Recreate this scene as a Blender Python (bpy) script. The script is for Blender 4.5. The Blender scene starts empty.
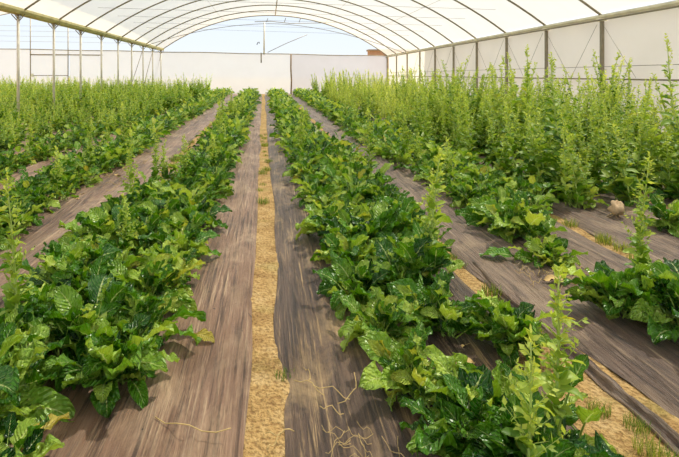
import bpy, math, random
import numpy as np
from mathutils import Vector, noise as mn
R = random.Random(7)
PI = math.pi
scene = bpy.context.scene
COL = scene.collection

# ------------------------------------------------------------------ numbers
F = 519.0; HC = 1.55            # focal length in pixels, camera height
YW = 35.0                       # back wall
XL, XR = -7.22, 8.05            # post lines
SP = 1.52                       # bed spacing
def zl(y): return 3.19 - (y-15)*0.013      # underside of left gutter
def zr(y): return 2.80 - (y-12.5)*0.0135   # underside of right gutter
def zrail(x): return 2.56 + (8.05-x)*0.0187
def skew(y): return -0.0095*(y-2.0)        # the beds run a hair off the posts' line

# ------------------------------------------------------------------ helpers
class MB:
    def __init__(s): s.v=[]; s.f=[]; s.uv=[]; s.t=[]; s.tint=0.5
    def vert(s,p,uv=(0,0)):
        s.v.append((p[0],p[1],p[2])); s.uv.append(uv); s.t.append(s.tint); return len(s.v)-1
    def face(s,*i): s.f.append(tuple(i))
    def box(s,x0,x1,y0,y1,z0,z1):
        a=[s.vert((x,y,z)) for z in (z0,z1) for y in (y0,y1) for x in (x0,x1)]
        for q in ((0,2,3,1),(4,5,7,6),(0,1,5,4),(2,6,7,3),(0,4,6,2),(1,3,7,5)): s.face(*[a[k] for k in q])
    def tube(s,pts,rad,n=6,cap=True):
        pts=[Vector(p) for p in pts]
        rads=rad if isinstance(rad,(list,tuple)) else [rad]*len(pts)
        rings=[]
        for i,p in enumerate(pts):
            d=(pts[min(i+1,len(pts)-1)]-pts[max(i-1,0)])
            if d.length<1e-9: d=Vector((0,0,1))
            d.normalize()
            up=Vector((0,0,1)) if abs(d.z)<0.9 else Vector((0,1,0))
            a=d.cross(up).normalized(); b=d.cross(a).normalized()
            rings.append([s.vert(p+(a*math.cos(k*2*PI/n)+b*math.sin(k*2*PI/n))*rads[i],(k/n,i/len(pts))) for k in range(n)])
        for i in range(len(rings)-1):
            for k in range(n):
                s.face(rings[i][k],rings[i][(k+1)%n],rings[i+1][(k+1)%n],rings[i+1][k])
        if cap:
            s.face(*rings[0][::-1]); s.face(*rings[-1])
    def mesh(s,name,mat,smooth=True):
        me=bpy.data.meshes.new(name); me.from_pydata(s.v,[],s.f)
        uvl=me.uv_layers.new(name='UVMap')
        li=np.empty(len(me.loops),dtype=np.int32); me.loops.foreach_get('vertex_index',li)
        uvl.data.foreach_set('uv',np.array(s.uv,dtype=np.float32)[li].ravel())
        at=me.attributes.new('tint','FLOAT','POINT'); at.data.foreach_set('value',np.array(s.t,dtype=np.float32))
        me.polygons.foreach_set('use_smooth',[smooth]*len(me.polygons))
        me.materials.append(mat); me.update(); return me
def link(name,me,parent=None,loc=(0,0,0)):
    o=bpy.data.objects.new(name,me); COL.objects.link(o); o.location=loc
    if parent: o.parent=parent
    return o
def tag(o,label=None,cat=None,group=None,kind=None):
    if label: o['label']=label
    if cat: o['category']=cat
    if group: o['group']=group
    if kind: o['kind']=kind
    return o
def empty(name,loc=(0,0,0),rz=0):
    o=bpy.data.objects.new(name,None); COL.objects.link(o); o.location=loc; o.rotation_euler=(0,0,rz)
    o.empty_display_size=.1; return o
def struct(o): o['kind']='structure'; return o

# ------------------------------------------------------------------ materials
def mat(name):
    m=bpy.data.materials.new(name); m.use_nodes=True; nt=m.node_tree; nt.nodes.clear()
    return m,nt,nt.nodes,nt.links
def N(ns,t,**k):
    n=ns.new(t)
    for a,b in k.items(): setattr(n,a,b)
    return n
def ramp(ns,stops,interp='LINEAR'):
    r=ns.new('ShaderNodeValToRGB'); r.color_ramp.interpolation=interp
    e=r.color_ramp.elements
    while len(e)<len(stops): e.new(0.5)
    for i,(p,c) in enumerate(stops): e[i].position=p; e[i].color=(c[0],c[1],c[2],1)
    return r
def srgb(r,g,b):
    f=lambda c:(c/255/12.92) if c/255<=0.04045 else ((c/255+0.055)/1.055)**2.4
    return (f(r),f(g),f(b))
def math_(ns,ls,op,a,b=None,c=None):
    n=ns.new('ShaderNodeMath'); n.operation=op
    for i,x in enumerate((a,b,c)):
        if x is None: continue
        if isinstance(x,(int,float)): n.inputs[i].default_value=x
        else: ls.new(x,n.inputs[i])
    return n.outputs[0]
def mixc(ns,ls,fac,a,b,mode='MIX'):
    n=ns.new('ShaderNodeMix'); n.data_type='RGBA'; n.blend_type=mode
    for s,x in ((n.inputs[0],fac),(n.inputs[6],a),(n.inputs[7],b)):
        if isinstance(x,(int,float)): s.default_value=x
        elif isinstance(x,tuple): s.default_value=(x[0],x[1],x[2],1)
        else: ls.new(x,s)
    return n.outputs[2]
def simple(name,col,rough=.6,metal=0,var=.15,scale=8):
    m,nt,ns,ls=mat(name)
    p=N(ns,'ShaderNodeBsdfPrincipled'); o=N(ns,'ShaderNodeOutputMaterial')
    tc=N(ns,'ShaderNodeTexCoord'); nz=N(ns,'ShaderNodeTexNoise'); nz.inputs['Scale'].default_value=scale; nz.inputs['Detail'].default_value=6
    ls.new(tc.outputs['Object'],nz.inputs['Vector'])
    r=ramp(ns,[(.3,tuple(c*(1-var) for c in col)),(.7,tuple(min(1,c*(1+var)) for c in col))])
    ls.new(nz.outputs['Fac'],r.inputs[0]); ls.new(r.outputs[0],p.inputs['Base Color'])
    p.inputs['Roughness'].default_value=rough; p.inputs['Metallic'].default_value=metal
    ls.new(p.outputs[0],o.inputs[0]); return m
def film(name,col,transp,trans,var=.05,stretch=(1,1,1)):
    m,nt,ns,ls=mat(name)
    o=N(ns,'ShaderNodeOutputMaterial'); tr=N(ns,'ShaderNodeBsdfTransparent'); tl=N(ns,'ShaderNodeBsdfTranslucent'); df=N(ns,'ShaderNodeBsdfDiffuse')
    tc=N(ns,'ShaderNodeTexCoord'); mp=N(ns,'ShaderNodeMapping'); mp.inputs['Scale'].default_value=stretch
    nz=N(ns,'ShaderNodeTexNoise'); nz.inputs['Scale'].default_value=1.2; nz.inputs['Detail'].default_value=5
    ls.new(tc.outputs['Object'],mp.inputs[0]); ls.new(mp.outputs[0],nz.inputs['Vector'])
    r=ramp(ns,[(.3,tuple(c*(1-var) for c in col)),(.7,col)]); ls.new(nz.outputs['Fac'],r.inputs[0])
    ls.new(r.outputs[0],tl.inputs[0]); ls.new(r.outputs[0],df.inputs[0])
    a=N(ns,'ShaderNodeMixShader'); a.inputs[0].default_value=1-trans
    ls.new(tl.outputs[0],a.inputs[1]); ls.new(df.outputs[0],a.inputs[2])
    b=N(ns,'ShaderNodeMixShader'); b.inputs[0].default_value=transp
    ls.new(a.outputs[0],b.inputs[1]); ls.new(tr.outputs[0],b.inputs[2]); ls.new(b.outputs[0],o.inputs[0]); return m

def leaf_mat(name,dark,mid,light,rib,trans=.3,rough=.38,veins=True,pucker=1.0,dry=True):
    m,nt,ns,ls=mat(name)
    o=N(ns,'ShaderNodeOutputMaterial'); p=N(ns,'ShaderNodeBsdfPrincipled'); tl=N(ns,'ShaderNodeBsdfTranslucent')
    at=N(ns,'ShaderNodeAttribute'); at.attribute_name='tint'
    oi=N(ns,'ShaderNodeObjectInfo'); tc=N(ns,'ShaderNodeTexCoord')
    nz=N(ns,'ShaderNodeTexNoise'); nz.inputs['Scale'].default_value=9; nz.inputs['Detail'].default_value=3
    ls.new(tc.outputs['Object'],nz.inputs['Vector'])
    v=math_(ns,ls,'MULTIPLY',at.outputs['Fac'],.62)
    v=math_(ns,ls,'MULTIPLY_ADD',oi.outputs['Random'],.22,v)
    v=math_(ns,ls,'MULTIPLY_ADD',nz.outputs['Fac'],.3,v)
    st=[(.20,dark),(.50,mid),(.80,light)]
    if dry: st+= [(1.03,srgb(190,180,60))]
    st=[(min(1,a),c) for a,c in st]
    r=ramp(ns,st); ls.new(v,r.inputs[0]); colr=r.outputs[0]
    if veins:
        uv=N(ns,'ShaderNodeSeparateXYZ'); ls.new(tc.outputs['UV'],uv.inputs[0])
        au=math_(ns,ls,'ABSOLUTE',math_(ns,ls,'SUBTRACT',uv.outputs[0],.5))
        # midrib, widest at the stalk
        wid=math_(ns,ls,'MULTIPLY_ADD',uv.outputs[1],-.034,.042)
        mr=math_(ns,ls,'LESS_THAN',au,wid)
        vv=math_(ns,ls,'SUBTRACT',math_(ns,ls,'MULTIPLY',uv.outputs[1],8.0),math_(ns,ls,'MULTIPLY',au,5.5))
        fr=math_(ns,ls,'ABSOLUTE',math_(ns,ls,'SUBTRACT',math_(ns,ls,'FRACT',vv),.5))
        ve=math_(ns,ls,'LESS_THAN',fr,.055)
        msk=math_(ns,ls,'MAXIMUM',math_(ns,ls,'MULTIPLY',mr,.62),math_(ns,ls,'MULTIPLY',ve,.14))
        colr=mixc(ns,ls,msk,colr,rib)
        h=math_(ns,ls,'MULTIPLY',math_(ns,ls,'SUBTRACT',fr,.5),-.9)
    ls.new(colr,p.inputs['Base Color'])
    p.inputs['Roughness'].default_value=rough; p.inputs['Specular IOR Level'].default_value=.5
    hs=N(ns,'ShaderNodeHueSaturation'); hs.inputs['Saturation'].default_value=1.1; hs.inputs['Value'].default_value=1.35; hs.inputs['Hue'].default_value=.485
    ls.new(colr,hs.inputs['Color']); ls.new(hs.outputs[0],tl.inputs[0])
    if pucker>0:
        n2=N(ns,'ShaderNodeTexNoise'); n2.inputs['Scale'].default_value=42; n2.inputs['Detail'].default_value=1.5
        ls.new(tc.outputs['Object'],n2.inputs['Vector'])
        hh=n2.outputs['Fac']
        if veins: hh=math_(ns,ls,'MULTIPLY_ADD',fr,.8,hh)
        b=N(ns,'ShaderNodeBump'); b.inputs['Strength'].default_value=.9*pucker; b.inputs['Distance'].default_value=.02
        ls.new(hh,b.inputs['Height']); ls.new(b.outputs[0],p.inputs['Normal'])
    mx=N(ns,'ShaderNodeMixShader'); mx.inputs[0].default_value=trans
    ls.new(p.outputs[0],mx.inputs[1]); ls.new(tl.outputs[0],mx.inputs[2]); ls.new(mx.outputs[0],o.inputs[0]); return m

M={}
M['leaf']=leaf_mat('chard_leaf',srgb(26,82,12),srgb(88,146,32),srgb(190,218,92),srgb(214,226,146),trans=.27,rough=.31)
M['stalk']=simple('chard_stalk',srgb(150,178,78),.5)
M['bolt']=leaf_mat('bolting_leaf',srgb(40,84,16),srgb(104,146,42),srgb(186,208,92),srgb(190,205,110),trans=.36,rough=.5,veins=False,pucker=0)
M['plume']=leaf_mat('seed_plume',srgb(100,130,36),srgb(150,176,62),srgb(200,214,100),srgb(190,205,110),trans=.4,rough=.6,veins=False,pucker=0,dry=False)
M['pale']=leaf_mat('backlit_plume',srgb(160,182,70),srgb(200,215,100),srgb(226,232,130),srgb(220,230,140),trans=.45,rough=.6,veins=False,pucker=0,dry=False)  # bright yellow-green tones put the sun's back-light into the plant colour
M['bstem']=simple('seed_stem',srgb(168,190,96),.55)
M['grass']=leaf_mat('grass_blade',srgb(60,100,20),srgb(110,140,40),srgb(160,170,70),srgb(150,170,80),trans=.3,rough=.5,veins=False,pucker=0)
M['roof']=film('roof_film',(.89,.835,.77),.28,.30,.06,(.3,1,1))
M['wallfilm']=film('wall_film',(.68,.71,.78),.08,.48,.04)
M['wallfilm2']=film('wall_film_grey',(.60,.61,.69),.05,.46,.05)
M['sidefilm']=film('side_film',(.80,.77,.75),.02,.20,.06)
M['sidesunlit']=film('side_film_sunlit',(.92,.91,.86),.12,.55,.04)  # same side film, made paler and more transmissive to imitate sun on it
M['galv']=simple('galvanised_steel',srgb(226,220,204),.5,.2,.15,5)
M['galvd']=simple('weathered_steel',srgb(146,136,116),.6,.2,.2,5)
M['gutter']=simple('gutter_metal',srgb(206,196,138),.55,.0,.2,3)
M['gutter2']=simple('gutter_cream',srgb(236,228,204),.6,0,.15,3)
M['hoop']=simple('hoop_steel',srgb(138,128,106),.55,.1,.15,5)
M['wire']=simple('wire',srgb(120,115,105),.6)
M['wire2']=simple('wire_light',srgb(185,190,190),.6)
M['rust']=simple('weathered_wood',srgb(150,128,100),.8,0,.25,9)
M['brick']=simple('far_brick',srgb(176,138,108),.9,0,.12,2)
M['dryleaf']=simple('dry_leaf',srgb(190,162,104),.75,0,.25,20)
M['yellow']=leaf_mat('yellowing_leaf',srgb(150,150,40),srgb(190,180,60),srgb(215,200,100),srgb(225,215,150),trans=.3,rough=.5,dry=False)
M['straw']=simple('straw',srgb(196,170,112),.8,0,.2,15)
M['root']=simple('root_ball',srgb(205,178,140),.85,0,.2,30)
M['black']=simple('black_rubber',srgb(30,28,26),.6)

def soil_mat():
    m,nt,ns,ls=mat('sandy_soil'); o=N(ns,'ShaderNodeOutputMaterial'); p=N(ns,'ShaderNodeBsdfPrincipled'); tc=N(ns,'ShaderNodeTexCoord')
    a=N(ns,'ShaderNodeTexNoise'); a.inputs['Scale'].default_value=6; a.inputs['Detail'].default_value=8; a.inputs['Roughness'].default_value=.7
    b=N(ns,'ShaderNodeTexNoise'); b.inputs['Scale'].default_value=45; b.inputs['Detail'].default_value=6
    ls.new(tc.outputs['Object'],a.inputs['Vector']); ls.new(tc.outputs['Object'],b.inputs['Vector'])
    r=ramp(ns,[(.3,srgb(156,118,64)),(.5,srgb(200,164,102)),(.72,srgb(226,196,140))]); ls.new(a.outputs['Fac'],r.inputs[0])
    r2=ramp(ns,[(.38,(.55,.48,.40)),(.52,(1,1,1))]); ls.new(b.outputs['Fac'],r2.inputs[0])
    c=mixc(ns,ls,.8,r.outputs[0],r2.outputs[0],'MULTIPLY')
    g=N(ns,'ShaderNodeTexNoise'); g.inputs['Scale'].default_value=2.3; g.inputs['Detail'].default_value=7; ls.new(tc.outputs['Object'],g.inputs['Vector'])
    rg=ramp(ns,[(.56,(0,0,0)),(.68,(1,1,1))]); ls.new(g.outputs['Fac'],rg.inputs[0])
    c=mixc(ns,ls,math_(ns,ls,'MULTIPLY',rg.outputs[0],.4),c,srgb(128,132,50))
    ls.new(c,p.inputs['Base Color']); p.inputs['Roughness'].default_value=.9
    bp=N(ns,'ShaderNodeBump'); bp.inputs['Strength'].default_value=1; bp.inputs['Distance'].default_value=.05
    ls.new(b.outputs['Fac'],bp.inputs['Height']); ls.new(bp.outputs[0],p.inputs['Normal']); ls.new(p.outputs[0],o.inputs[0]); return m
M['soil']=soil_mat()
def mulch_mat(name,c0,c1,c2,streak,seed):
    m,nt,ns,ls=mat(name); o=N(ns,'ShaderNodeOutputMaterial'); p=N(ns,'ShaderNodeBsdfPrincipled'); tc=N(ns,'ShaderNodeTexCoord')
    def nz(scale,vec,detail=5,rough=.6,dist=0):
        mp=N(ns,'ShaderNodeMapping'); mp.inputs['Scale'].default_value=vec; mp.inputs['Location'].default_value=(seed,seed*3,0)
        n=N(ns,'ShaderNodeTexNoise'); n.inputs['Scale'].default_value=scale; n.inputs['Detail'].default_value=detail; n.inputs['Roughness'].default_value=rough
        n.inputs['Distortion'].default_value=dist
        ls.new(tc.outputs['Object'],mp.inputs[0]); ls.new(mp.outputs[0],n.inputs['Vector']); return n.outputs['Fac']
    big=nz(1.6,(1,.5,1),4)
    st=nz(52,(1,.03,1),6,.7,.25)
    st2=nz(12,(1,.09,1),4,.6,.6)
    r=ramp(ns,[(.3,c0),(.5,c1),(.72,c2)]); ls.new(math_(ns,ls,'MULTIPLY_ADD',st,.6,math_(ns,ls,'MULTIPLY',big,.45)),r.inputs[0])
    rs=ramp(ns,[(.52,(0,0,0)),(.64,(1,1,1))]); ls.new(st,rs.inputs[0])
    rb=ramp(ns,[(.46,(0,0,0)),(.6,(1,1,1))]); ls.new(st2,rb.inputs[0])
    c=mixc(ns,ls,math_(ns,ls,'MULTIPLY',math_(ns,ls,'MULTIPLY',rs.outputs[0],rb.outputs[0]),.8),r.outputs[0],streak)
    dk=ramp(ns,[(.40,(.26,.22,.19)),(.50,(1,1,1))]); ls.new(nz(38,(1,.03,1),6,.7,.3),dk.inputs[0])
    c=mixc(ns,ls,.85,c,dk.outputs[0],'MULTIPLY')
    dust=ramp(ns,[(.5,(0,0,0)),(.72,(1,1,1))]); ls.new(nz(3.2,(1,.45,1),7,.7,.5),dust.inputs[0])
    c=mixc(ns,ls,math_(ns,ls,'MULTIPLY',dust.outputs[0],.7),c,streak)
    grime=ramp(ns,[(.36,(.5,.44,.4)),(.52,(1,1,1))]); ls.new(nz(2.1,(1.3,.5,1),5,.6,.8),grime.inputs[0])
    c=mixc(ns,ls,.6,c,grime.outputs[0],'MULTIPLY')
    # small holes and spots
    sp=N(ns,'ShaderNodeTexNoise'); sp.inputs['Scale'].default_value=24; sp.inputs['Detail'].default_value=1; ls.new(tc.outputs['Object'],sp.inputs['Vector'])
    rsp=ramp(ns,[(.79,(0,0,0)),(.80,(1,1,1))]); ls.new(sp.outputs['Fac'],rsp.inputs[0])
    c=mixc(ns,ls,rsp.outputs[0],c,srgb(40,30,24))
    ls.new(c,p.inputs['Base Color']); p.inputs['Roughness'].default_value=.46; p.inputs['Specular IOR Level'].default_value=.5; p.inputs['Sheen Weight'].default_value=.12; p.inputs['Sheen Roughness'].default_value=.4
    bp=N(ns,'ShaderNodeBump'); bp.inputs['Strength'].default_value=1; bp.inputs['Distance'].default_value=.03
    ls.new(math_(ns,ls,'MULTIPLY_ADD',st,.8,st2),bp.inputs['Height']); ls.new(bp.outputs[0],p.inputs['Normal'])
    ls.new(p.outputs[0],o.inputs[0]); return m
mulA=mulch_mat('mulch_brown',srgb(96,68,48),srgb(136,104,80),srgb(172,142,116),srgb(200,172,138),0)
mulB=mulch_mat('mulch_dark',srgb(56,42,34),srgb(92,72,58),srgb(142,116,92),srgb(196,166,118),5)
mulC=mulch_mat('mulch_grey',srgb(76,58,46),srgb(112,90,74),srgb(150,126,106),srgb(184,160,130),9)

# ------------------------------------------------------------------ ground and beds
def soil():
    b=MB(); xs=[-60,-24,-9,-4.6,-3,-1.8,-1.5,-1.2]+[-.4+.05*i for i in range(17)]+[1.2+.06*i for i in range(14)]+[2.4,3.1,5,9,60]
    ys=[-8,0,1]+[1.2+.08*i for i in range(100)]+[9.5+.5*i for i in range(53)]+[40,60,120]
    for y in ys:
        for x in xs:
            z=.012*mn.noise(Vector((x*9,y*9,0)))+.015*mn.noise(Vector((x*2.5,y*2.5,3))) if abs(x)<9 and y<36 else 0
            b.vert((x,y,z))
    n=len(xs)
    for j in range(len(ys)-1):
        for i in range(n-1): b.face(j*n+i,j*n+i+1,(j+1)*n+i+1,(j+1)*n+i)
    return struct(link('floor',b.mesh('floor',M['soil'])))
soil()
def bed_edge(k,side,y):
    """x of the film's edge: bed k runs from path k to path k+1"""
    w=.085 if (k,side) in ((0,0),(-1,1)) else .06
    if (k,side) in ((0,1),(1,0)): w+=(.13 if side else .24)*math.exp(-((y-2.1)/1.1)**2)
    base=k*SP+skew(y)+(w if side==0 else SP-w)
    return base+.025*mn.noise(Vector((y*.9,k*7+side*3,0)))+.035*mn.noise(Vector((y*.25,k*5+side*11,4)))+((.05*mn.noise(Vector((y*1.6,side*4,k)))) if (k,side) in ((0,1),(1,0),(1,1),(2,0),(-2,1),(-1,0)) else 0)
def mulch_z(x,u,y,k):
    e=min(u,1-u)
    h=.035*(1-math.exp(-e*14))
    fold=.034*mn.noise(Vector((x*9+.6*mn.noise(Vector((y*.8,k,0))),y*.7,k)))+.014*mn.noise(Vector((x*24+mn.noise(Vector((y*1.5,k,2))),y*1.3,k+9)))
    return h+fold*(min(1,e*9))+.012
def mulch(k,m,label,y0=.8,y1=34.6):
    b=MB(); ys=[]; y=y0
    while y<y1: ys.append(y); y+= .05+.012*max(0,y-3)
    ys.append(y1); nx=44
    for y in ys:
        a=bed_edge(k,0,y); c=bed_edge(k,1,y)
        if k==0: a+= .035*math.exp(-((y-2.55)/.12)**2)-.03*math.exp(-((y-3.2)/.5)**2)
        for i in range(nx+1):
            u=i/nx; x=a+(c-a)*u
            b.vert((x,y,mulch_z(x,u,y,k) if 0<i<nx else .004))
    for j in range(len(ys)-1):
        for i in range(nx): q=j*(nx+1)+i; b.face(q,q+1,q+nx+2,q+nx+1)
    o=link('mulch_film',b.mesh('mulch_film',m)); tag(o,label,'mulch film','mulch films on the beds'); return o
mulch(-1,mulA,'brown mulch film on the bed just left of the bare earth path')
mulch(0,mulB,'dark weathered mulch film on the bed just right of the bare earth path')
mulch(-2,mulA,'brown mulch film on the second bed left of the earth path',2)
mulch(1,mulC,'grey-brown mulch film on the second bed right of the path, with widely spaced plants')
mulch(2,mulC,'grey-brown mulch film on the third bed right of the path, below tall plants',2.5)
mulch(-3,mulA,'brown mulch film on the third bed left of the earth path',4)
mulch(-4,mulA,'brown mulch film on the fourth bed left of the earth path',5)
for k in (-5,-6): mulch(k,mulA,'brown mulch film on a left bed hidden among bushy plants',8)
for k in (3,4): mulch(k,mulC,'grey-brown mulch film on a right bed hidden under the tall plants',4)

def ribbon():
    b=MB(); n=70; m=10
    for j in range(n+1):
        t=j/n; y=2.0+2.1*t; cx=1.675-.05*t+skew(y)+.02*math.sin(t*7)+.02*mn.noise(Vector((t*6,0,0)))
        w=.045*(1-.5*t)+.015*mn.noise(Vector((t*9,3,0)))
        for i in range(m+1):
            u=i/m*2-1
            z=.03+.022*math.cos(u*5.5+1.2*mn.noise(Vector((t*5,1,7))))+.012*mn.noise(Vector((u*3,t*22,0)))
            b.vert((cx+u*w,y,z if abs(u)<.99 else .004))
    for j in range(n):
        for i in range(m): q=j*(m+1)+i; b.face(q,q+1,q+m+2,q+m+1)
    tag(link('folded_film_strip',b.mesh('folded_film_strip',mulC)),'crumpled strip of film lying folded along the soil at the bottom right','film strip')
ribbon()
# ------------------------------------------------------------------ plants
def leaf(bl,st,base,az,e0,pet,L,W,droop,rng,nu=6,nv=7,ruf=1.0,tint=.5,roll=0):
    """one leaf: petiole tube in st, crinkled blade in bl; both follow an arching centre line"""
    p=Vector(base); n1=3; pts=[p.copy()]; tot=pet+L; s=0
    ca,sa=math.cos(az),math.sin(az)
    def direc(t): 
        e=e0-droop*(t**1.6); return Vector((ca*math.cos(e),sa*math.cos(e),math.sin(e)))
    for i in range(n1):
        t=(i+.5)/n1*pet/tot; p=p+direc(t)*(pet/n1); pts.append(p.copy())
    if st is not None:
        st.tube(pts,[.008*(L/.22)*(1-.35*i/n1) for i in range(n1+1)],4,False)
    side0=Vector((-sa,ca,0)); bl.tint=tint
    ph=rng.uniform(0,9); rows=[]
    ph2=rng.uniform(0,6)
    for j in range(nv+1):
        v=j/nv
        if j>0:
            t=(pet+L*(v-.5/nv))/tot; p=p+direc(t)*(L/nv)
        d=direc((pet+L*v)/tot); nrm=side0.cross(d).normalized()*-1
        if nrm.z<0 and abs(d.z)<.9: nrm=-nrm
        tw=roll+.25*math.sin(ph2+v*2.2)
        side=(side0*math.cos(tw)+nrm*math.sin(tw)); nn=(nrm*math.cos(tw)-side0*math.sin(tw))
        w=W*(max(0,math.sin(PI*min(1,(v*.97+.03))**.82))**.62)*(1 if v>0 else .3)
        if j==nv: w=W*.12
        row=[]
        for i in range(nu+1):
            u=i/nu*2-1; au=abs(u)
            cup=.30*w*au**1.4
            wav=ruf*W*(.20*au*au*math.sin(ph+v*15+(1.3 if u>0 else -1.1))+.10*math.sin(ph+v*27+u*7)*(au>.1))
            q=p+side*(u*w*(1-.10*au))+nn*(cup+wav)+d*(-.12*W*au*(1-v))
            row.append(bl.vert(q,(i/nu,v)))
        rows.append(row)
    for j in range(nv):
        for i in range(nu): bl.face(rows[j][i],rows[j][i+1],rows[j+1][i+1],rows[j+1][i])

def rosette(seed,n,nu,nv,scale=1.0,Lr=(.15,.27),big=False,upright=0.0):
    r=random.Random(seed); bl=MB(); st=MB()
    crowns=[(r.uniform(-.13,.13),r.uniform(-.13,.13)) for _ in range(3)]; crowns[0]=(0,0)
    for i in range(n):
        a=i/n; az=i*2.39996+r.uniform(-.6,.6)
        e0=math.radians(28+54*(a**.8)+r.uniform(-8,10)+upright*12)
        L=r.uniform(*Lr)*(1-.25*a)*scale*r.choice((.62,.85,1,1,1.12)); pet=r.uniform(.07,.20)*scale*(.7+.7*a)
        W=L*r.uniform(.27,.40)
        tint=min(1,max(0,r.gauss(.44,.29))); tint=min(tint,.86); 
        if r.random()<.03: tint=r.uniform(.8,1.15)
        cx,cy=crowns[i%3]; base=(cx+r.uniform(-.04,.04)*scale,cy+r.uniform(-.04,.04)*scale,0)
        leaf(bl,st,base,az,e0,pet,L,W,math.radians(r.uniform(45,115)*(1-.35*a)),r,nu,nv,r.uniform(.8,1.7),tint,r.uniform(-.75,.75))
    return bl,st
TT=[.5]
def spike(fo,p,d,L,r,den=1.0,size=.012,rad=.016,ax=None):
    """a seed spike: a thin axis clothed with small bracts"""
    d=d.normalized(); n=max(4,int(L/.012*den))
    if ax is not None: ax.tube([p,p+d*L*.5,p+d*L],[.0022,.0018,.001],3,False)
    up=Vector((0,0,1)); a=d.cross(up); 
    if a.length<.1: a=Vector((1,0,0))
    a.normalize(); b=d.cross(a)
    for i in range(n):
        t=(i+r.random())/n; q=p+d*(t*L); ang=r.uniform(0,2*PI); k=rad*(1.15-t)
        out=(a*math.cos(ang)+b*math.sin(ang)); dr=(out+d*.7).normalized()
        s=size*r.uniform(.7,1.5); sd=dr.cross(Vector((r.uniform(-1,1),r.uniform(-1,1),r.uniform(-1,1)))).normalized()
        fo.tint=min(1,max(0,r.gauss(.38+TT[0]*.35,.2)))
        tip=q+dr*(k+s*1.7)
        v0=fo.vert(q+dr*k*.2); v1=fo.vert(q+dr*(k*.4+s*.7)+sd*s*.55); v2=fo.vert(tip); v3=fo.vert(q+dr*(k*.4+s*.7)-sd*s*.55)
        fo.face(v0,v1,v2,v3)
def seed_stalk(fo,pl,st,base,H,r,lean=.06,low=.25,leafy=1.0,branch=1.0,nu=2,nv=4,size=.013,lsz=1.0):
    """an upright flowering stalk: stem, stem leaves shrinking upwards, spikes in the upper half"""
    pts=[]; lx,ly=r.uniform(-lean,lean),r.uniform(-lean,lean); ns=7
    for i in range(ns+1):
        t=i/ns; pts.append(Vector((base[0]+lx*H*t*(1+.5*t)+.012*math.sin(5*t+lx*90),base[1]+ly*H*t*(1+.5*t),base[2]+H*t)))
    st.tube(pts,[.0095*(1.05-.75*i/ns)*(.6+.4*H) for i in range(ns+1)],5)
    def at(t):
        f=t*ns; i=min(ns-1,int(f)); return pts[i].lerp(pts[i+1],f-i)
    n=int(H*24*leafy)
    for i in range(n):
        t=.06+.8*(i+r.random())/n; L=(.15*lsz*(1-t)**1.1+.028)*r.uniform(.7,1.3)*(1.0 if t>.1 else .8)
        leaf(fo,None,at(t),r.uniform(0,2*PI),math.radians(r.uniform(10,60)),.01,L,L*.30,math.radians(r.uniform(10,80)),r,nu,nv,.6,min(1,max(0,r.gauss(.45+.2*t,.18))),r.uniform(-.6,.6))
    n=int(H*(1-low)*26*branch)
    for i in range(n):
        t=low+(1-low)*(i+r.random())/n
        TT[0]=t; az=r.uniform(0,2*PI); e=math.radians(r.uniform(38,72)); L=(.26*(1-t)+.03)*r.uniform(.4,1.15)
        d=Vector((math.cos(az)*math.cos(e),math.sin(az)*math.cos(e),math.sin(e)))
        spike(pl,at(t),d,L,r,.8,size,.011,st)
    spike(pl,at(.93),(pts[-1]-pts[-2]),H*.1+.03,r,1.6,size)

class Proto:
    def __init__(s,name,parts): s.name=name; s.parts=parts    # parts: list of (part name, mesh)
def make_rosette(seed,n,nu,nv,**k):
    bl,st=rosette(seed,n,nu,nv,**k)
    return Proto('chard_plant',[('foliage',bl.mesh('foliage',M['leaf'])),('stalks',st.mesh('stalks',M['stalk']))])
def make_bolting(seed,nst,H,nleaf,nu,nv,fm='bolt',pm='plume',leafy=1,branch=1,spread=.13,low=.35,name='seeding_chard_plant',size=.013,nb=(6,7),lsz=1.0,split=False):
    r=random.Random(seed); parts=[]; fo=MB(); pl=MB(); st=MB()
    for i in range(nst):
        a=r.uniform(0,6.28); q=r.uniform(.0,spread)
        if split: fo=MB(); pl=MB(); st=MB()
        seed_stalk(fo,pl,st,(q*math.cos(a),q*math.sin(a),0),H*r.uniform(.45,1.0) if i else H,r,.16 if nst>1 else .06,low,leafy,branch,nu,nv,size,lsz)
        if split: parts.append(('seed_stalk',st.mesh('seed_stalk',M['bstem']),[('stem_leaves',fo.mesh('stem_leaves',M[fm])),('seed_spikes',pl.mesh('seed_spikes',M[pm]))]))
    if not split: parts=[('stems',st.mesh('stems',M['bstem'])),('stem_leaves',fo.mesh('stem_leaves',M[fm])),('seed_spikes',pl.mesh('seed_spikes',M[pm]))]
    if nleaf:
        bl,ps=rosette(seed+50,nleaf,nb[0],nb[1],Lr=(.13,.24))
        parts+=[('foliage',bl.mesh('foliage',M['leaf'])),('stalks',ps.mesh('stalks',M['stalk']))]
    return Proto(name,parts)
HI=[make_rosette(100+i,50,8,13,Lr=(.15,.29)) for i in range(5)]
MD=[make_rosette(200+i,66,4,7,Lr=(.09,.20)) for i in range(6)]
LO=[make_rosette(300+i,56,2,5,Lr=(.09,.19)) for i in range(4)]
TALLN=[make_bolting(400+i,4,1.15+.09*i,34,3,5,leafy=1.6,branch=1.0,nb=(4,6),spread=.22,split=True) for i in range(4)]
TALL=[make_bolting(420+i,6,1.12+.1*i,26,2,3,leafy=1.5,branch=1.1,nb=(2,4),size=.015,spread=.26) for i in range(5)]
PALE=[make_bolting(440+i,5,1.2+.1*i,0,2,3,'plume','pale',leafy=.6,branch=1.3,nb=(2,4),low=.15,spread=.25) for i in range(2)]
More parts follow.
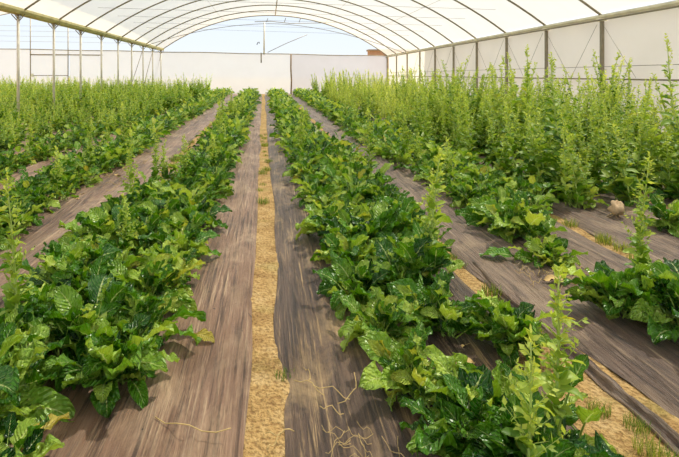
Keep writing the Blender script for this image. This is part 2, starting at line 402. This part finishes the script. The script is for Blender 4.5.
BUSH=[make_bolting(460+i,5,0.70+.06*i,28,2,3,leafy=1.7,branch=.6,spread=.26,low=.55,nb=(2,4),name='bushy_chard_plant',size=.011) for i in range(5)]
SHOOT=[make_bolting(480+i,1,.62+.12*i,10,4,6,leafy=2.6,branch=2.0,low=.3,nb=(8,10),spread=.01,lsz=.6,split=True) for i in range(3)]

NP={'n':0}
def place(proto,x,y,label,group,s=1.0,rz=None,z=.03,cat='plant'):
    t=empty(proto.name,(x,y,z),R.uniform(0,2*PI) if rz is None else rz); t.scale=(s,s,s*R.uniform(.94,1.08))
    tag(t,label,cat,group); NP['n']+=1
    for pt in proto.parts:
        c=link(pt[0],pt[1],t)
        if len(pt)>2:
            for nm,me in pt[2]: link(nm,me,c)
    return t
STUFF=[]          # (proto, x, y, s, rz) of the far plants that become one object
def far_stuff(items,name,label,cat):
    groups={}
    root=None
    for pr,x,y,s,rz in items:
        for nm,me in pr.parts:
            k=me.materials[0].name
            co=np.empty(len(me.vertices)*3,dtype=np.float32); me.vertices.foreach_get('co',co); co=co.reshape(-1,3)
            c,sn=math.cos(rz),math.sin(rz)
            q=np.stack([co[:,0]*c-co[:,1]*sn,co[:,0]*sn+co[:,1]*c,co[:,2]],1)*s+np.array([x,y,.03],dtype=np.float32)
            tn=np.empty(len(me.vertices),dtype=np.float32); me.attributes['tint'].data.foreach_get('value',tn)
            li=np.empty(len(me.loops),dtype=np.int32); me.loops.foreach_get('vertex_index',li)
            lt=np.empty(len(me.polygons),dtype=np.int32); me.polygons.foreach_get('loop_total',lt)
            groups.setdefault(k,[]).append((q,tn,li,lt))
    allv=[];allt=[];alll=[];alltot=[];mi=[];off=0; mats=list(groups)
    for m_i,k in enumerate(mats):
        for q,tn,li,lt in groups[k]:
            allv.append(q);allt.append(tn);alll.append(li+off);alltot.append(lt);mi.append(np.full(len(lt),m_i,dtype=np.int32));off+=len(q)
    v=np.concatenate(allv);t=np.concatenate(allt);l=np.concatenate(alll);tot=np.concatenate(alltot);mi=np.concatenate(mi)
    me=bpy.data.meshes.new(name); me.vertices.add(len(v)); me.vertices.foreach_set('co',v.ravel().astype(np.float32))
    me.loops.add(len(l)); me.loops.foreach_set('vertex_index',l.astype(np.int32))
    me.polygons.add(len(tot)); me.polygons.foreach_set('loop_start',np.concatenate([[0],np.cumsum(tot)[:-1]]).astype(np.int32))
    me.polygons.foreach_set('loop_total',tot.astype(np.int32)); me.polygons.foreach_set('material_index',mi)
    me.update(calc_edges=True); me.validate()
    at=me.attributes.new('tint','FLOAT','POINT'); at.data.foreach_set('value',t)
    me.uv_layers.new(name='UVMap')
    for k in mats: me.materials.append(bpy.data.materials[k])
    me.polygons.foreach_set('use_smooth',[True]*len(me.polygons))
    o=link(name,me); tag(o,label,cat,None,'stuff'); return o

ORD=['nearest','second nearest','third nearest','fourth nearest','fifth nearest','sixth nearest','seventh nearest','eighth nearest']
def zone(y): return 'in the near part' if y<4.5 else 'in the middle part' if y<10 else 'in the far part'
def row(lines,rowname,y0,step,far_step=.5,ylim=17.0,yend=34.3,gaps=(),smin=.85,smax=1.1,shoots=(),hi=5.0,md=9.5):
    """plants of one bed; lines = offsets of its planting lines"""
    pos=[]
    for li,x0 in enumerate(lines):
        y=y0+li*step*.5+R.uniform(-.05,.05)
        while y<yend:
            if not any(a<y<b and (g is None or g==li) for a,b,g in gaps):
                pos.append((y,x0+skew(y)+R.uniform(-.055,.055)))
            y+= (step if y<13 else far_step)*R.uniform(.85,1.15)
    pos.sort(); cnt=0
    for y,x in pos:
        s=R.uniform(smin,smax)*(1+.028*min(8,max(0,y-4)))
        if y>ylim: STUFF.append((R.choice(LO),x,y,s*1.1,R.uniform(0,6.28))); continue
        pr=R.choice(HI if y<hi else MD if y<md else LO)
        if R.random()<.13 and y>3.2 : pr=R.choice(SHOOT)
        if cnt<len(ORD): lab=f'{ORD[cnt]} leafy chard plant in the {rowname}'; 
        else: lab=f'leafy chard plant {zone(y)} of the {rowname}'
        place(pr,x,y,lab,f'chard plants in the {rowname}, {zone(y)}',s); cnt+=1
# the leafy rows
row((-.68,-1.02,-1.36),'row just left of the earth path',1.75,.42,gaps=((1.5,2.62,0),(1.5,2.35,1),(1.5,2.5,2),(7,40,2)),smin=.8,smax=1.1)
row((.64,.98,1.30),'row just right of the earth path',1.62,.42,gaps=((1.5,2.0,0),(2.3,2.75,1),(1.5,2.6,2),(2.9,3.9,2),(10.5,40,2)),smin=.75,smax=1.05)
row((-2.42,-2.78),'second row left of the earth path',4.4,.42,.6,smin=.8,smax=1.1,ylim=16)
row((2.26,2.62,2.98),'second row right of the earth path',5.0,.46,.62,gaps=((4.6,5.2,1),(5.3,5.8,0),(4,5.9,2),(13,40,2)),smin=.85,smax=1.1,ylim=15)
row((-3.78,-4.1),'third row left of the earth path',6.4,.6,.7,smin=.75,smax=.95,ylim=12,yend=15)
place(HI[4],.80,1.98,'broad leafy chard plant at the bottom edge, right of the straw tangle',None,.9)
place(HI[0],-.80,2.52,'large leafy chard plant nearest the bottom left, beside the bare film patch',None,1.0)
place(HI[2],-1.22,2.2,'leafy chard plant at the lower left edge of the picture',None,1.05)
place(HI[3],-.98,1.72,'lowest chard plant in the bottom left corner, only its leaf tips in view',None,.8)
# separate plants of the second right bed, each with clear film round it
for (x,y,s,p,lab) in [
  (2.20,4.72,1.05,HI[1],'wide dark leafy chard plant standing alone on the grey film in the right middle'),
  (2.20,4.05,.62,HI[3],'small low chard plant just in front of the lone dark leafy one on the right'),
  (2.14,3.2,1.0,HI[0],'leafy chard plant at the right edge, beside the tall pale seed shoot'),
  (2.44,3.02,1.05,HI[2],'leafy chard plant at the right edge, right of the tall pale seed shoot'),
  (2.35,2.55,.75,HI[4],'nearest chard plant at the right edge, with large hanging leaves')]:
    place(p,x,y,lab,None,s)
place(SHOOT[2],2.46,3.45,'tall single pale green seed shoot rising from the leaves at the right edge',None,1.05)
place(SHOOT[1],1.15,2.1,'pale seed shoot rising in the bottom right foreground of the leafy row',None,1.0)
place(SHOOT[0],.86,1.72,'short bright seed shoot at the bottom edge of the picture',None,.95)
place(SHOOT[2],-1.32,2.75,'tall pale seed shoot at the left edge of the foreground leaves',None,1.05)
place(SHOOT[1],1.1,3.55,'feathery pale seed shoot in the middle of the row right of the path',None,1.25)

# tall seeding plants on the right
def clear(pts,x,y,d):
    for a,b in pts:
        if (a-x)**2+(b-y)**2<d*d: return False
    return True
pts=[]; cand=[]
tr=0
while len(pts)<310 and tr<30000:
    tr+=1
    y=5.6+ (34.2-5.6)*R.random(); x=R.uniform(3.15,7.75)+skew(y)
    if 268+F*x/y>700+F*.4/y: continue
    u=((x-skew(y))/SP)%1
    if u<.13 or u>.87: continue
    if y<7 and x<3.35: continue
    if not clear(pts,x,y,.36+.012*y): continue
    pts.append((x,y))
pts.sort(key=lambda p:p[1])
for i,(x,y) in enumerate(pts):
    pale = 13<y<34 and 325<268+F*x/y<425 and R.random()<.6  # plants whose lighter colour stands in for sun shining through them
    pr=R.choice(PALE) if pale else R.choice(TALLN if y<9 else TALL)
    s=R.uniform(.62,1.08)
    if pale: s*=1.12
    elif R.random()<.2: s*=1.22
    if i<8: lab=f'{ORD[i]} of the tall seeding chard plants on the right'
    elif pale: lab='feathery sunlit yellow-green plant '+('right before the right back wall panel' if y>24 else 'at the left edge of the tall stand, halfway back' if x<4.3 else 'inside the tall stand, halfway back')
    else:
        lab='tall seeding plant '+('along the right film wall' if x>6 else 'in the dense stand right of the leafy rows')+(', nearer half' if y<14 else ', farther half')
    place(pr,x,y,lab,'sunlit feathery plants of the tall stand' if pale else 'tall seeding plants right of the leafy rows',s)
for (x,y,q,lab) in ((6.85,10.4,1.28,'tallest feathery pale plant, rising in front of the nearest steel post of the right wall'),
  (4.9,10.2,1.2,'very tall seeding plant rising just left of the nearest right wall posts'),(7.5,11.2,1.15,'very tall narrow seeding plant at the right wall, right of the nearest post'),
  (5.55,10.9,1.12,'very tall seeding plant between the two nearest right wall posts'),(3.9,11.5,1.15,'very tall seeding plant at the left front of the tall stand')):
    place(PALE[0] if q==1.28 else TALL[3],x,y,lab,None,q*1.1)
place(HI[2],3.85,4.95,'leafy chard plant at the right edge, just right of the pale root ball',None,.9)
place(MD[1],3.35,6.15,'low leafy chard plant behind the pale root ball',None,.85)
place(MD[3],3.0,6.5,'low chard plant between the lone dark leafy plant and the tall stand',None,.9)
# bushy half-bolted plants on the left
pts=[]; tr=0
while len(pts)<560 and tr<60000:
    tr+=1
    y=34.2-(34.2-7.2)*(R.random()**.8); x=R.uniform(-18.2,-3.7)
    if 268+F*x/y<-8-F*.3/y: continue
    if x>-4.35+skew(y) and y<12: continue
    u=((x-skew(y))/SP)%1
    if u<.16 or u>.84: 
        if y<20: continue
    if not clear(pts,x,y,.34+.010*y): continue
    pts.append((x,y))
pts.sort(key=lambda p:p[1])
for i,(x,y) in enumerate(pts):
    s=R.uniform(.8,1.2)*(.72 if x>-6.9 and y<17 else 1.0 if y<19 else 1.2)
    if i<290:
        lab=f'{ORD[i]} of the bushy light green plants on the left' if i<8 else 'bushy half-seeded plant on the left, '+('in front of the steel posts' if x>-7.2 and y<14 else 'beyond the first steel posts')
        place(R.choice(BUSH),x,y,lab,'bushy plants on the left '+('in front of the posts' if x>-7.2 and y<14 else 'beyond the first posts'),s)
    else: STUFF.append((R.choice(BUSH),x,y,s,R.uniform(0,6.28)))
far_stuff(STUFF,'distant_crop','dense distant crop of small green plants running up to the white back wall','crop')

# grass tufts and weeds on the paths
def tuft(n,h,seed,sp=.05):
    b=MB(); r=random.Random(seed)
    for i in range(n):
        a=r.uniform(0,6.28); q=sp*math.sqrt(r.random()); p=Vector((q*math.cos(a),q*math.sin(a),0)); az=r.uniform(0,6.28); l=h*r.uniform(.5,1.1); b.tint=r.random()
        d=Vector((math.cos(az),math.sin(az),0)); sd=Vector((-d.y,d.x,0)); w=.0018
        p1=p+Vector((0,0,l*.6))+d*l*.18; p2=p+Vector((0,0,l*.85))+d*l*.5
        v=[b.vert(p-sd*w),b.vert(p+sd*w),b.vert(p1+sd*w),b.vert(p1-sd*w),b.vert(p2)]
        b.face(v[0],v[1],v[2],v[3]); b.face(v[3],v[2],v[4])
    return b.mesh('grass',M['grass'])
TF=[tuft(40,.05,1),tuft(90,.09,2,.07),tuft(140,.12,3,.1)]
def grass(i,x,y,lab,grp=None,s=1): 
    o=link('grass_tuft',TF[i],None,(x+skew(y),y,.0)); o.scale=(s,s,s); o.rotation_euler=(0,0,R.uniform(0,6)); tag(o,lab,'grass',grp)
grass(0,.09,2.62,'tiny green grass tuft on the bare earth path')
for x,y,s in ((1.55,2.1,1),(1.60,2.25,.8),(1.5,2.35,.8),(1.62,2.02,.9)): grass(2,x,y,'dense dark grass tuft at the bottom right on the soil strip','grass tufts at the bottom right',s*.6)
for i in range(20):
    y=R.uniform(2.9,9); grass(R.choice((0,0,1)),1.52+R.uniform(-.07,.07),y,'small grass tuft on the soil strip between the first and second right beds','grass tufts on the right soil strip')
for i in range(14):
    y=R.uniform(4,12); grass(1,3.04+R.uniform(-.07,.07),y,'small grass tuft on the soil strip left of the tall plants','grass tufts beside the tall plants')
for i in range(16):
    y=R.uniform(5.5,14); grass(R.choice((0,1)),R.uniform(-.08,.08),y,'small grass tuft on the far stretch of the bare earth path','grass tufts on the far path')
for i in range(14):
    y=R.uniform(6.5,15); grass(1,-1.52+R.uniform(-.08,.08),y,'small grass tuft on the soil strip left of the first left bed','grass tufts on the left soil strip')
# loose leaves, straw and twigs
def loose(x,y,L,az,m,name,lab,grp=None,droop=40,e=12,z=.06,cat='leaf'):
    b=MB(); s=MB(); rr=random.Random(int(x*100+y*10))
    leaf(b,b,(0,0,0),az,math.radians(e),.05,L,L*.32,math.radians(droop),rr,6,8,1.0,.5)
    o=link(name,b.mesh(name,m),None,(x,y,z)); tag(o,lab,cat,grp)
loose(2.0,4.15,.24,2.9,M['leaf'],'fallen_leaf','green leaf lying flat on the grey film left of the small chard plant')
loose(2.15,3.62,.16,2.6,M['dryleaf'],'dry_leaf','tan dry leaf on the grey film in front of the small chard plant')
loose(-.45,2.95,.13,-.5,M['yellow'],'yellow_leaf','yellowed leaf at the right edge of the left leafy row')
loose(-.95,1.98,.15,.6,M['yellow'],'yellow_leaf','pale yellow-green leaf at the bottom left corner',z=.1,e=35)
loose(-.7,5.2,.14,.2,M['yellow'],'yellow_leaf','yellow leaf low beside the left leafy row, farther up',z=.05)
loose(2.45,2.35,.20,1.9,M['yellow'],'yellow_leaf','large yellowing leaf hanging at the right edge of the picture',z=.12,e=20,droop=90)
loose(.92,2.62,.10,.3,M['dryleaf'],'dry_leaf','small dry leaf between the plants right of the path')
def litter(n,xa,xb,ya,yb,lab,grp):
    for i in range(n):
        x=R.uniform(xa,xb); y=R.uniform(ya,yb); loose(x+skew(y),y,R.uniform(.04,.09),R.uniform(0,6.28),M['dryleaf'],'dry_leaf',lab,grp,z=.045,e=8)
litter(14,-2.35,-2.0,6,10,'dry tan leaf scrap along the second left row','dry scraps by the second left row')
litter(14,2.0,2.7,3.8,7.5,'dry tan leaf scrap on the grey film of the second right bed','dry scraps on the second right bed')
litter(16,3.2,4.4,5,9,'dry tan leaf scrap under the tall plants','dry scraps under the tall plants')
litter(10,.5,1.2,2.2,6,'dry tan leaf scrap among the plants right of the path','dry scraps right of the path')
litter(8,-.6,-.45,4,9,'dry tan leaf scrap beside the row left of the path','dry scraps left of the path')
def twig(pts,rad,lab,name='dry_twig',m='straw',grp=None):
    b=MB(); b.tube(pts,rad,5); o=link(name,b.mesh(name,M[m])); tag(o,lab,'twig',grp)
def tw(cx,cy,L,az,lab,grp=None,rad=.0025,bend=.3,z=.055):
    P=[]
    for i in range(7):
        t=i/6-.5; P.append((cx+math.cos(az)*L*t-math.sin(az)*bend*L*(t*t),cy+math.sin(az)*L*t+math.cos(az)*bend*L*t*t,z+.012*math.sin(i*1.7+cx*9)+.004*i))
    twig(P,rad,lab,grp=grp)
tw(-.33,2.16,.36,-.35,'thin pale twig lying on the brown film at the bottom left of the path')
tw(.05,2.17,.12,0,'short pale twig crossing the bare earth path at the bottom',z=.025)
tw(.03,2.12,.10,.9,'short angled twig on the path below the crossing twig',z=.025)
for i in range(13):
    tw(R.uniform(.20,.52),R.uniform(2.0,2.16),R.uniform(.06,.16),R.uniform(-.6,3),'dry straw stem in the tangle at the bottom, right of the path','straw tangle at the bottom',.0011,R.uniform(-.5,.5),.05)
for i in range(5):
    tw(R.uniform(.2,.4),R.uniform(2.1,2.9),R.uniform(.08,.2),R.uniform(0,3),'curved dry stem lying on the dark film','dry stems on the dark film',.002,.8,.065)
for i in range(20):
    tw(R.uniform(1.85,2.3),R.uniform(3.45,3.9),R.uniform(.06,.16),R.uniform(0,3),'dry straw stem on the grey film below the small chard plant','straw on the second right bed',.0016,.5,.06)
for i in range(14):
    y=R.uniform(6,9.5); tw(R.uniform(-2.3,-1.9),y,R.uniform(.1,.25),R.uniform(0,3),'dry straw stem on the brown film by the second left row','straw by the second left row',.003,.4,.06)
# uprooted root ball
b=MB(); nr,ns_=14,18
for i in range(nr+1):
    th=PI*i/nr
    for k in range(ns_):
        ph=2*PI*k/ns_; d=Vector((math.sin(th)*math.cos(ph),math.sin(th)*math.sin(ph),math.cos(th)))
        rr=.07*(1+.5*mn.noise(d*1.8+Vector((4,2,1)))+.35*mn.noise(d*4.5)); rr*=1-.35*max(0,-d.z); q=d*rr; q.z*=1.3; q.x*=.85; b.vert(q)
for i in range(nr):
    for k in range(ns_): b.face(i*ns_+k,i*ns_+(k+1)%ns_,(i+1)*ns_+(k+1)%ns_,(i+1)*ns_+k)
rb=empty('uprooted_root',(3.6,5.35,.12)); tag(rb,'pale uprooted root ball lying under the tall plants on the right','root')
link('root_ball',b.mesh('root_ball',M['root']),rb)
b=MB()
for i in range(16):
    a=R.uniform(0,6.28); P=[(0,0,-.02)]
    for j in range(4): P.append((math.cos(a)*.028*(j+1)+R.uniform(-.01,.01),math.sin(a)*.028*(j+1)+R.uniform(-.01,.01),-.03-.02*j+R.uniform(-.01,.01)))
    b.tube(P,[.004,.003,.002,.0015,.001],4,False)
link('root_hairs',b.mesh('root_hairs',M['straw']),rb)

# ------------------------------------------------------------------ greenhouse frame
X0,X1=XL+.17,XR-.02
RISE=2.47
def arch(u,y,bay=0):
    """point of the roof at u (0 left, 1 right)"""
    W=X1-X0; half=W/2; Rr=(half*half+RISE*RISE)/(2*RISE)
    x=(u-.5)*W; z=math.sqrt(Rr*Rr-x*x)-(Rr-RISE)
    g0=zl(y)+.12; g1=zr(y)+.09
    if bay==0: return Vector((X0+u*W, y, g0*(1-u)+g1*u+z))
    g1=zl(y)+.12; return Vector((XL-.17-W+u*W,y,(g1+.25)*(1-u)+g1*u+z))
def roof(bay,name):
    b=MB(); nu=40; ys=[-6+1.25*i for i in range(33)]; ys=[y for y in ys if y<35]+[35.03]
    for y in ys:
        for i in range(nu+1):
            p=arch(i/nu,y,bay); p.z+=.035; b.vert(p)
    for j in range(len(ys)-1):
        for i in range(nu): q=j*(nu+1)+i; b.face(q,q+1,q+nu+2,q+nu+1)
    struct(link(name,b.mesh(name,M['roof'])))
roof(0,'ceiling'); roof(1,'ceiling_left_bay')
NTH=['back','second from the back','third from the back','fourth from the back','fifth from the back','sixth from the back','seventh from the back','eighth from the back','ninth from the back','tenth from the back','eleventh from the back','twelfth from the back','thirteenth from the back','fourteenth from the back']
for k in range(13):
    y=YW-2.5*k
    b=MB(); b.tube([arch(i/36,y) for i in range(37)],.030,8); 
    o=link('roof_hoop',b.mesh('roof_hoop',M['hoop'])); tag(o,f'curved steel roof hoop of the main span, {NTH[k]}','roof hoop','roof hoops of the main span')
    if k<10:
        b=MB(); b.tube([arch(i/30,y,1) for i in range(31)],.026,6)
        o=link('roof_hoop',b.mesh('roof_hoop',M['hoop'])); tag(o,f'curved steel roof hoop of the neighbouring left span, {NTH[k]}','roof hoop','roof hoops of the left span')
# purlins along the roof
for u,rad,lab in ((.5,.03,'straight ridge purlin running along the top of the roof'),(.27,.006,'thin wire running lengthwise under the left slope of the roof'),(.72,.006,'thin wire running lengthwise under the right slope of the roof, upper'),(.87,.006,'thin wire running lengthwise under the right slope of the roof, lower')):
    b=MB(); b.tube([arch(u,y)+Vector((0,0,.0)) for y in (-2,8,16,24,30,35)],rad,6)
    o=link('roof_purlin',b.mesh('roof_purlin',M['hoop'])); tag(o,lab,'purlin')
# gutters
def longbox(f,w0,w1,h,y0,y1,m,name):
    """box running in y whose underside follows f(y)"""
    b=MB(); ys=[y0,(y0+y1)/2,y1]; rings=[]
    for y in ys:
        z=f(y); rings.append([b.vert(p) for p in ((w0+.06,y,z),(w1-.06,y,z),(w1,y,z+h*.5),(w1,y,z+h),(w0,y,z+h),(w0,y,z+h*.5))])
    for j in range(2):
        for k in range(6): b.face(rings[j][k],rings[j][(k+1)%6],rings[j+1][(k+1)%6],rings[j+1][k])
    b.face(*rings[0][::-1]); b.face(*rings[-1]); return link(name,b.mesh(name,m,False))
tag(longbox(zl,XL-.2,XL+.2,.15,-4,35.1,M['gutter'],'gutter'),'olive-brown metal gutter beam on top of the left line of posts','gutter')
g=longbox(zr,XR-.07,XR+.07,.10,-4,35.1,M['gutter2'],'gutter'); tag(g,'cream gutter beam along the top of the right film wall','gutter')
b=MB(); b.tube([(XR-.10,y,zr(y)-.03) for y in (-4,10,22,35)],.022,6); link('gutter_edge',b.mesh('gutter_edge',M['galvd']),g)
# posts
for k in range(9):
    y=YW-2.5*k; t=empty('steel_post',(XL,y,0)); tag(t,f'slim round steel post of the left line, {NTH[k]}','post','steel posts of the left line')
    b=MB(); b.tube([(0,0,0),(0,0,zl(y)-.03)],.042,10); link('pole',b.mesh('pole',M['galv']),t)
    b=MB(); z=zl(y)
    b.box(-.06,.06,-.06,.06,z-.04,z)
    for s in (-1,1): b.tube([(0,0,z-.22),(s*.20,0,z+.0)],.016,5); b.tube([(0,0,z-.16),(0,s*.25,z)],.013,5)
    link('bracket',b.mesh('bracket',M['galvd'],False),t)
for k in range(10):
    y=YW-2.5*k; t=empty('steel_post',(XR,y,0)); tag(t,f'square steel post of the right film wall, {NTH[k]}','post','steel posts of the right wall')
    b=MB(); z=zr(y); b.box(-.04,.03,-.035,.035,0,z); link('pole',b.mesh('pole',M['galvd'],False),t)
    b=MB(); b.box(-.09,.06,-.08,.08,z-.05,z+.02); link('bracket',b.mesh('bracket',M['gutter2'],False),t)
# right wall film, rail and wires
def quadwall(name,pts,m,nx=1,nz=1):
    b=MB()
    for p in pts: b.vert(p)
    b.face(0,1,2,3); return struct(link(name,b.mesh(name,m,False)))
def sidewall(name,ya,yb,m):
    b=MB(); n=int((yb-ya)/.5)
    for k in range(n+1):
        y=ya+(yb-ya)*k/n
        for j in range(9):
            zz=j/8*(zr(y)+.0); b.vert((XR+.085+.01*math.sin(y*2.5)*math.sin(j),y+(.5*math.sin(j/8*2.2) if k==(0 if ya>0 else n) and abs(y-26.5)<.1 else 0),zz))
    for j in range(n):
        for i in range(8): q=j*9+i; b.face(q,q+1,q+10,q+9)
    struct(link(name,b.mesh(name,m)))
sidewall('wall_right',-6,26.5,M['sidefilm']); sidewall('wall_right_back',26.5,35.0,M['sidesunlit'])  # rear stretch gets the brighter film in place of direct sunlight
b=MB(); b.tube([(XR-.02,y,1.36-.006*(y-12)) for y in (-4,12,24,35)],.02,6); o=link('side_rail',b.mesh('side_rail',M['galvd'])); tag(o,'horizontal steel rail across the right film wall behind the tall plants','rail')
b=MB(); b.tube([(XR-.04,y,1.66-.01*(y-12)) for y in (-4,12,24,35)],.006,4); o=link('side_wire',b.mesh('side_wire',M['wire'])); tag(o,'thin horizontal wire above the rail of the right film wall','wire')
for k in range(3,10):
    y=YW-2.5*k
    for s in (-1,1):
        b=MB(); b.tube([(XR-.06,y+s*.1,zr(y)-.12),(XR-.04,y+s*1.2,1.4)],.005,4)
        o=link('brace_wire',b.mesh('brace_wire',M['wire'])); tag(o,'thin diagonal brace wire on the right film wall','wire','brace wires of the right wall')
# back wall
def backwall(name,x0,x1,m):
    b=MB(); n=max(2,int((x1-x0)/.7))
    for i in range(n+1):
        x=x0+(x1-x0)*i/n
        for j in range(7):
            z=zrail(x)*j/6; b.vert((x,YW+.06+.02*mn.noise(Vector((x*1.2,z*1.2,0))),z))
    for i in range(n):
        for j in range(6): q=i*7+j; b.face(q,q+7,q+8,q+1)
    return struct(link(name,b.mesh(name,m)))
backwall('wall_back',-22.5,-16.05,M['wallfilm']); backwall('wall_back_middle',-13.4,1.57,M['wallfilm']); backwall('wall_back_right',1.57,8.1,M['wallfilm2'])
def bar(name,pts,rad,m,lab=None,cat=None,kind=None,parent=None,grp=None,n=6):
    b=MB(); b.tube(pts,rad,n); o=link(name,b.mesh(name,M[m]),parent)
    if lab: tag(o,lab,cat,grp)
    if kind: o['kind']=kind
    return o
bar('trim_1',[(x,YW,zrail(x)+.015*math.sin(x*1.1)) for x in range(-22,9)],.032,'galvd',kind='structure')
bar('wall_stud',[(1.55,YW-.04,0),(1.58,YW-.04,.9),(1.54,YW-.04,1.7),(1.55,YW-.04,zrail(1.5))],.05,'rust','brown timber stud where the two white back wall panels meet','stud')
bar('end_post',[(8.0,YW-.1,0),(8.0,YW-.1,2.5)],.03,'galvd','slim steel end post in the back right corner','post')
# king post and stays in the open gable
def P(px,py,y): return (( px-268)/F*y, y, HC+(71-py)/F*y)
bar('king_post',[(-.27,YW,2.66),(-.25,YW,4.84)],.05,'galv','upright steel king post in the middle of the open back gable','post')
bar('hanging_pipe',[(-.46,YW-.08,2.1),(-.46,YW-.08,2.78)],.04,'galvd','short pipe hanging below the rail under the king post','pipe')
bar('diagonal_rod',[(-.03,YW-.1,2.8),(1.1,YW-.1,3.35),(1.5,YW-.1,3.52),(2.65,YW-.1,4.0)],.022,'galvd','thin diagonal rod slanting up to the right of the king post','rod')
bar('gable_crossbar',[(-.9,YW,4.87),(.2,YW,4.9),(1.5,YW,4.76),(4.2,YW,4.80)],.025,'galvd','short level crossbar at the top of the back gable','bar')
for xx in (-.1,1.1,2.1): bar('gable_clip',[(xx,YW-.02,4.85),(xx+.1,YW-.02,5.12)],.022,'galvd','short upright clip between crossbar and roof at the gable top','clip',grp='gable clips')
b=MB(); y=30.0; pp=[]
for i in range(41):
    u=i/40; x=XL+.1+(XR-XL-.2)*u; zz=(zl(y)*(1-u)+zr(y)*u)+1.50*(1-abs(2*u-1)**1.8); pp.append((x,y,zz))
bar('arched_tie',pp,.016,'galvd','thin arched tie rod sweeping across the span in front of the back gable','rod')
bar('small_lamp',[(-.75,YW-.1,3.32),(-.68,YW-.1,3.47),(-.60,YW-.1,3.50),(-.58,YW-.1,3.40)],.03,'black','tiny dark hooked fitting left of the king post','fitting')
for k in range(1,4):
    y=YW-2.5*(k-1); bar('stay_wire',[(XL+.0,y,zl(y)-.15),(XL-.35-.15*k,y+.3,.6)],.015,'galvd','thin slanting stay beside the rear posts of the left line','wire',grp='slanting stays of the rear posts')
for z in (3.5,3.85,4.2,4.55):
    bar('gable_wire',[(-20,YW,z+.1),(-12,YW,z-.02),(-7.6,YW,z-.12 if z<3.6 else z-.1)],.011,'wire2','thin level wire across the open gable of the left span','wire',grp='level wires of the left gable')
# tie wires across the main roof
for k in (4,5,6,7,8):
    y=YW-2.5*k+1.25; a=arch(.06,y); c=arch(.94,y); bar('cross_wire',[a,c],.005,'wire','thin taut wire crossing the span under the roof','wire',grp='cross wires under the roof')
# door in the back wall of the left span
d=empty('door_1',(-14.75,YW+.05,0)); struct(d)
b=MB()
for p in ((-1.27,0,.02),(1.27,0,.02),(1.27,0,2.62),(-1.27,0,2.62)): b.vert(p)
b.face(0,1,2,3); o=link('door_panel',b.mesh('door_panel',M['wallfilm'],False),d)
b=MB(); b.tube([(-1.27,-.06,0),(-1.27,-.06,5.2)],.035,6); b.tube([(1.27,-.06,0),(1.27,-.06,4.5)],.035,6); b.tube([(-1.3,-.06,2.66),(3.6,-.06,2.62)],.04,6); b.tube([(-1.27,-.06,1.25),(1.27,-.06,1.25)],.025,6)
link('door_frame',b.mesh('door_frame',M['galvd']),d)
b=MB(); b.box(-1.22,-1.05,-.12,-.05,1.15,1.38); link('door_latch',b.mesh('door_latch',M['galv'],False),d)
b=MB()
x0,x1=-16.05,-13.4
for p in ((x0,YW+.06,2.62),(x1,YW+.06,2.62),(x1,YW+.06,zrail(x1)),(x0,YW+.06,zrail(x0))): b.vert(p)
b.face(0,1,2,3); struct(link('wall_back_lintel',b.mesh('wall_back_lintel',M['wallfilm'],False)))
# brick outbuilding seen over the back wall
t=empty('brick_building',(13.2,52,0)); tag(t,'plain brown brick building seen over the right end of the back wall','building')
b=MB(); b.box(-3.0,9,0,1.2,0,3.55); link('brick_walls',b.mesh('brick_walls',M['brick'],False),t)
b=MB(); b.box(-3.1,9.1,-.1,1.3,3.55,3.72); link('flat_roof',b.mesh('flat_roof',M['rust'],False),t)

# ------------------------------------------------------------------ light
w=bpy.data.worlds.new('World'); scene.world=w; w.use_nodes=True; nt=w.node_tree; ns=nt.nodes; ls=nt.links; ns.clear()
o=ns.new('ShaderNodeOutputWorld'); bg=ns.new('ShaderNodeBackground'); tc=ns.new('ShaderNodeTexCoord'); sx=ns.new('ShaderNodeSeparateXYZ')
ls.new(tc.outputs['Generated'],sx.inputs[0])
r=ramp(ns,[(0,srgb(236,241,245)),(.12,srgb(226,238,250)),(.5,srgb(196,222,250))]); ls.new(sx.outputs[2],r.inputs[0]); ls.new(r.outputs[0],bg.inputs[0])
bg.inputs[1].default_value=.77; ls.new(bg.outputs[0],o.inputs[0])
sun=bpy.data.lights.new('sun','SUN'); sun.energy=6.8; sun.angle=math.radians(2); sun.color=(1,.93,.80)
so=bpy.data.objects.new('sun',sun); COL.objects.link(so); sd=Vector((.42,.38,.9)); so.rotation_euler=sd.to_track_quat('Z','Y').to_euler()
# ------------------------------------------------------------------ camera
cam=bpy.data.cameras.new('camera'); co=bpy.data.objects.new('camera',cam); COL.objects.link(co)
co.location=(0,0,HC); co.rotation_euler=(PI/2,0,0); cam.sensor_width=36; cam.lens=F/679*36
cam.shift_x=(339.5-268)/679; cam.shift_y=-(228.5-71)/679; cam.clip_end=400
scene.camera=co
scene.view_settings.view_transform='Standard'; scene.view_settings.look='None'; scene.view_settings.gamma=1; scene.view_settings.exposure=.56
scene.view_settings.use_curve_mapping=False
print('plants',NP['n'],'stuff',len(STUFF))
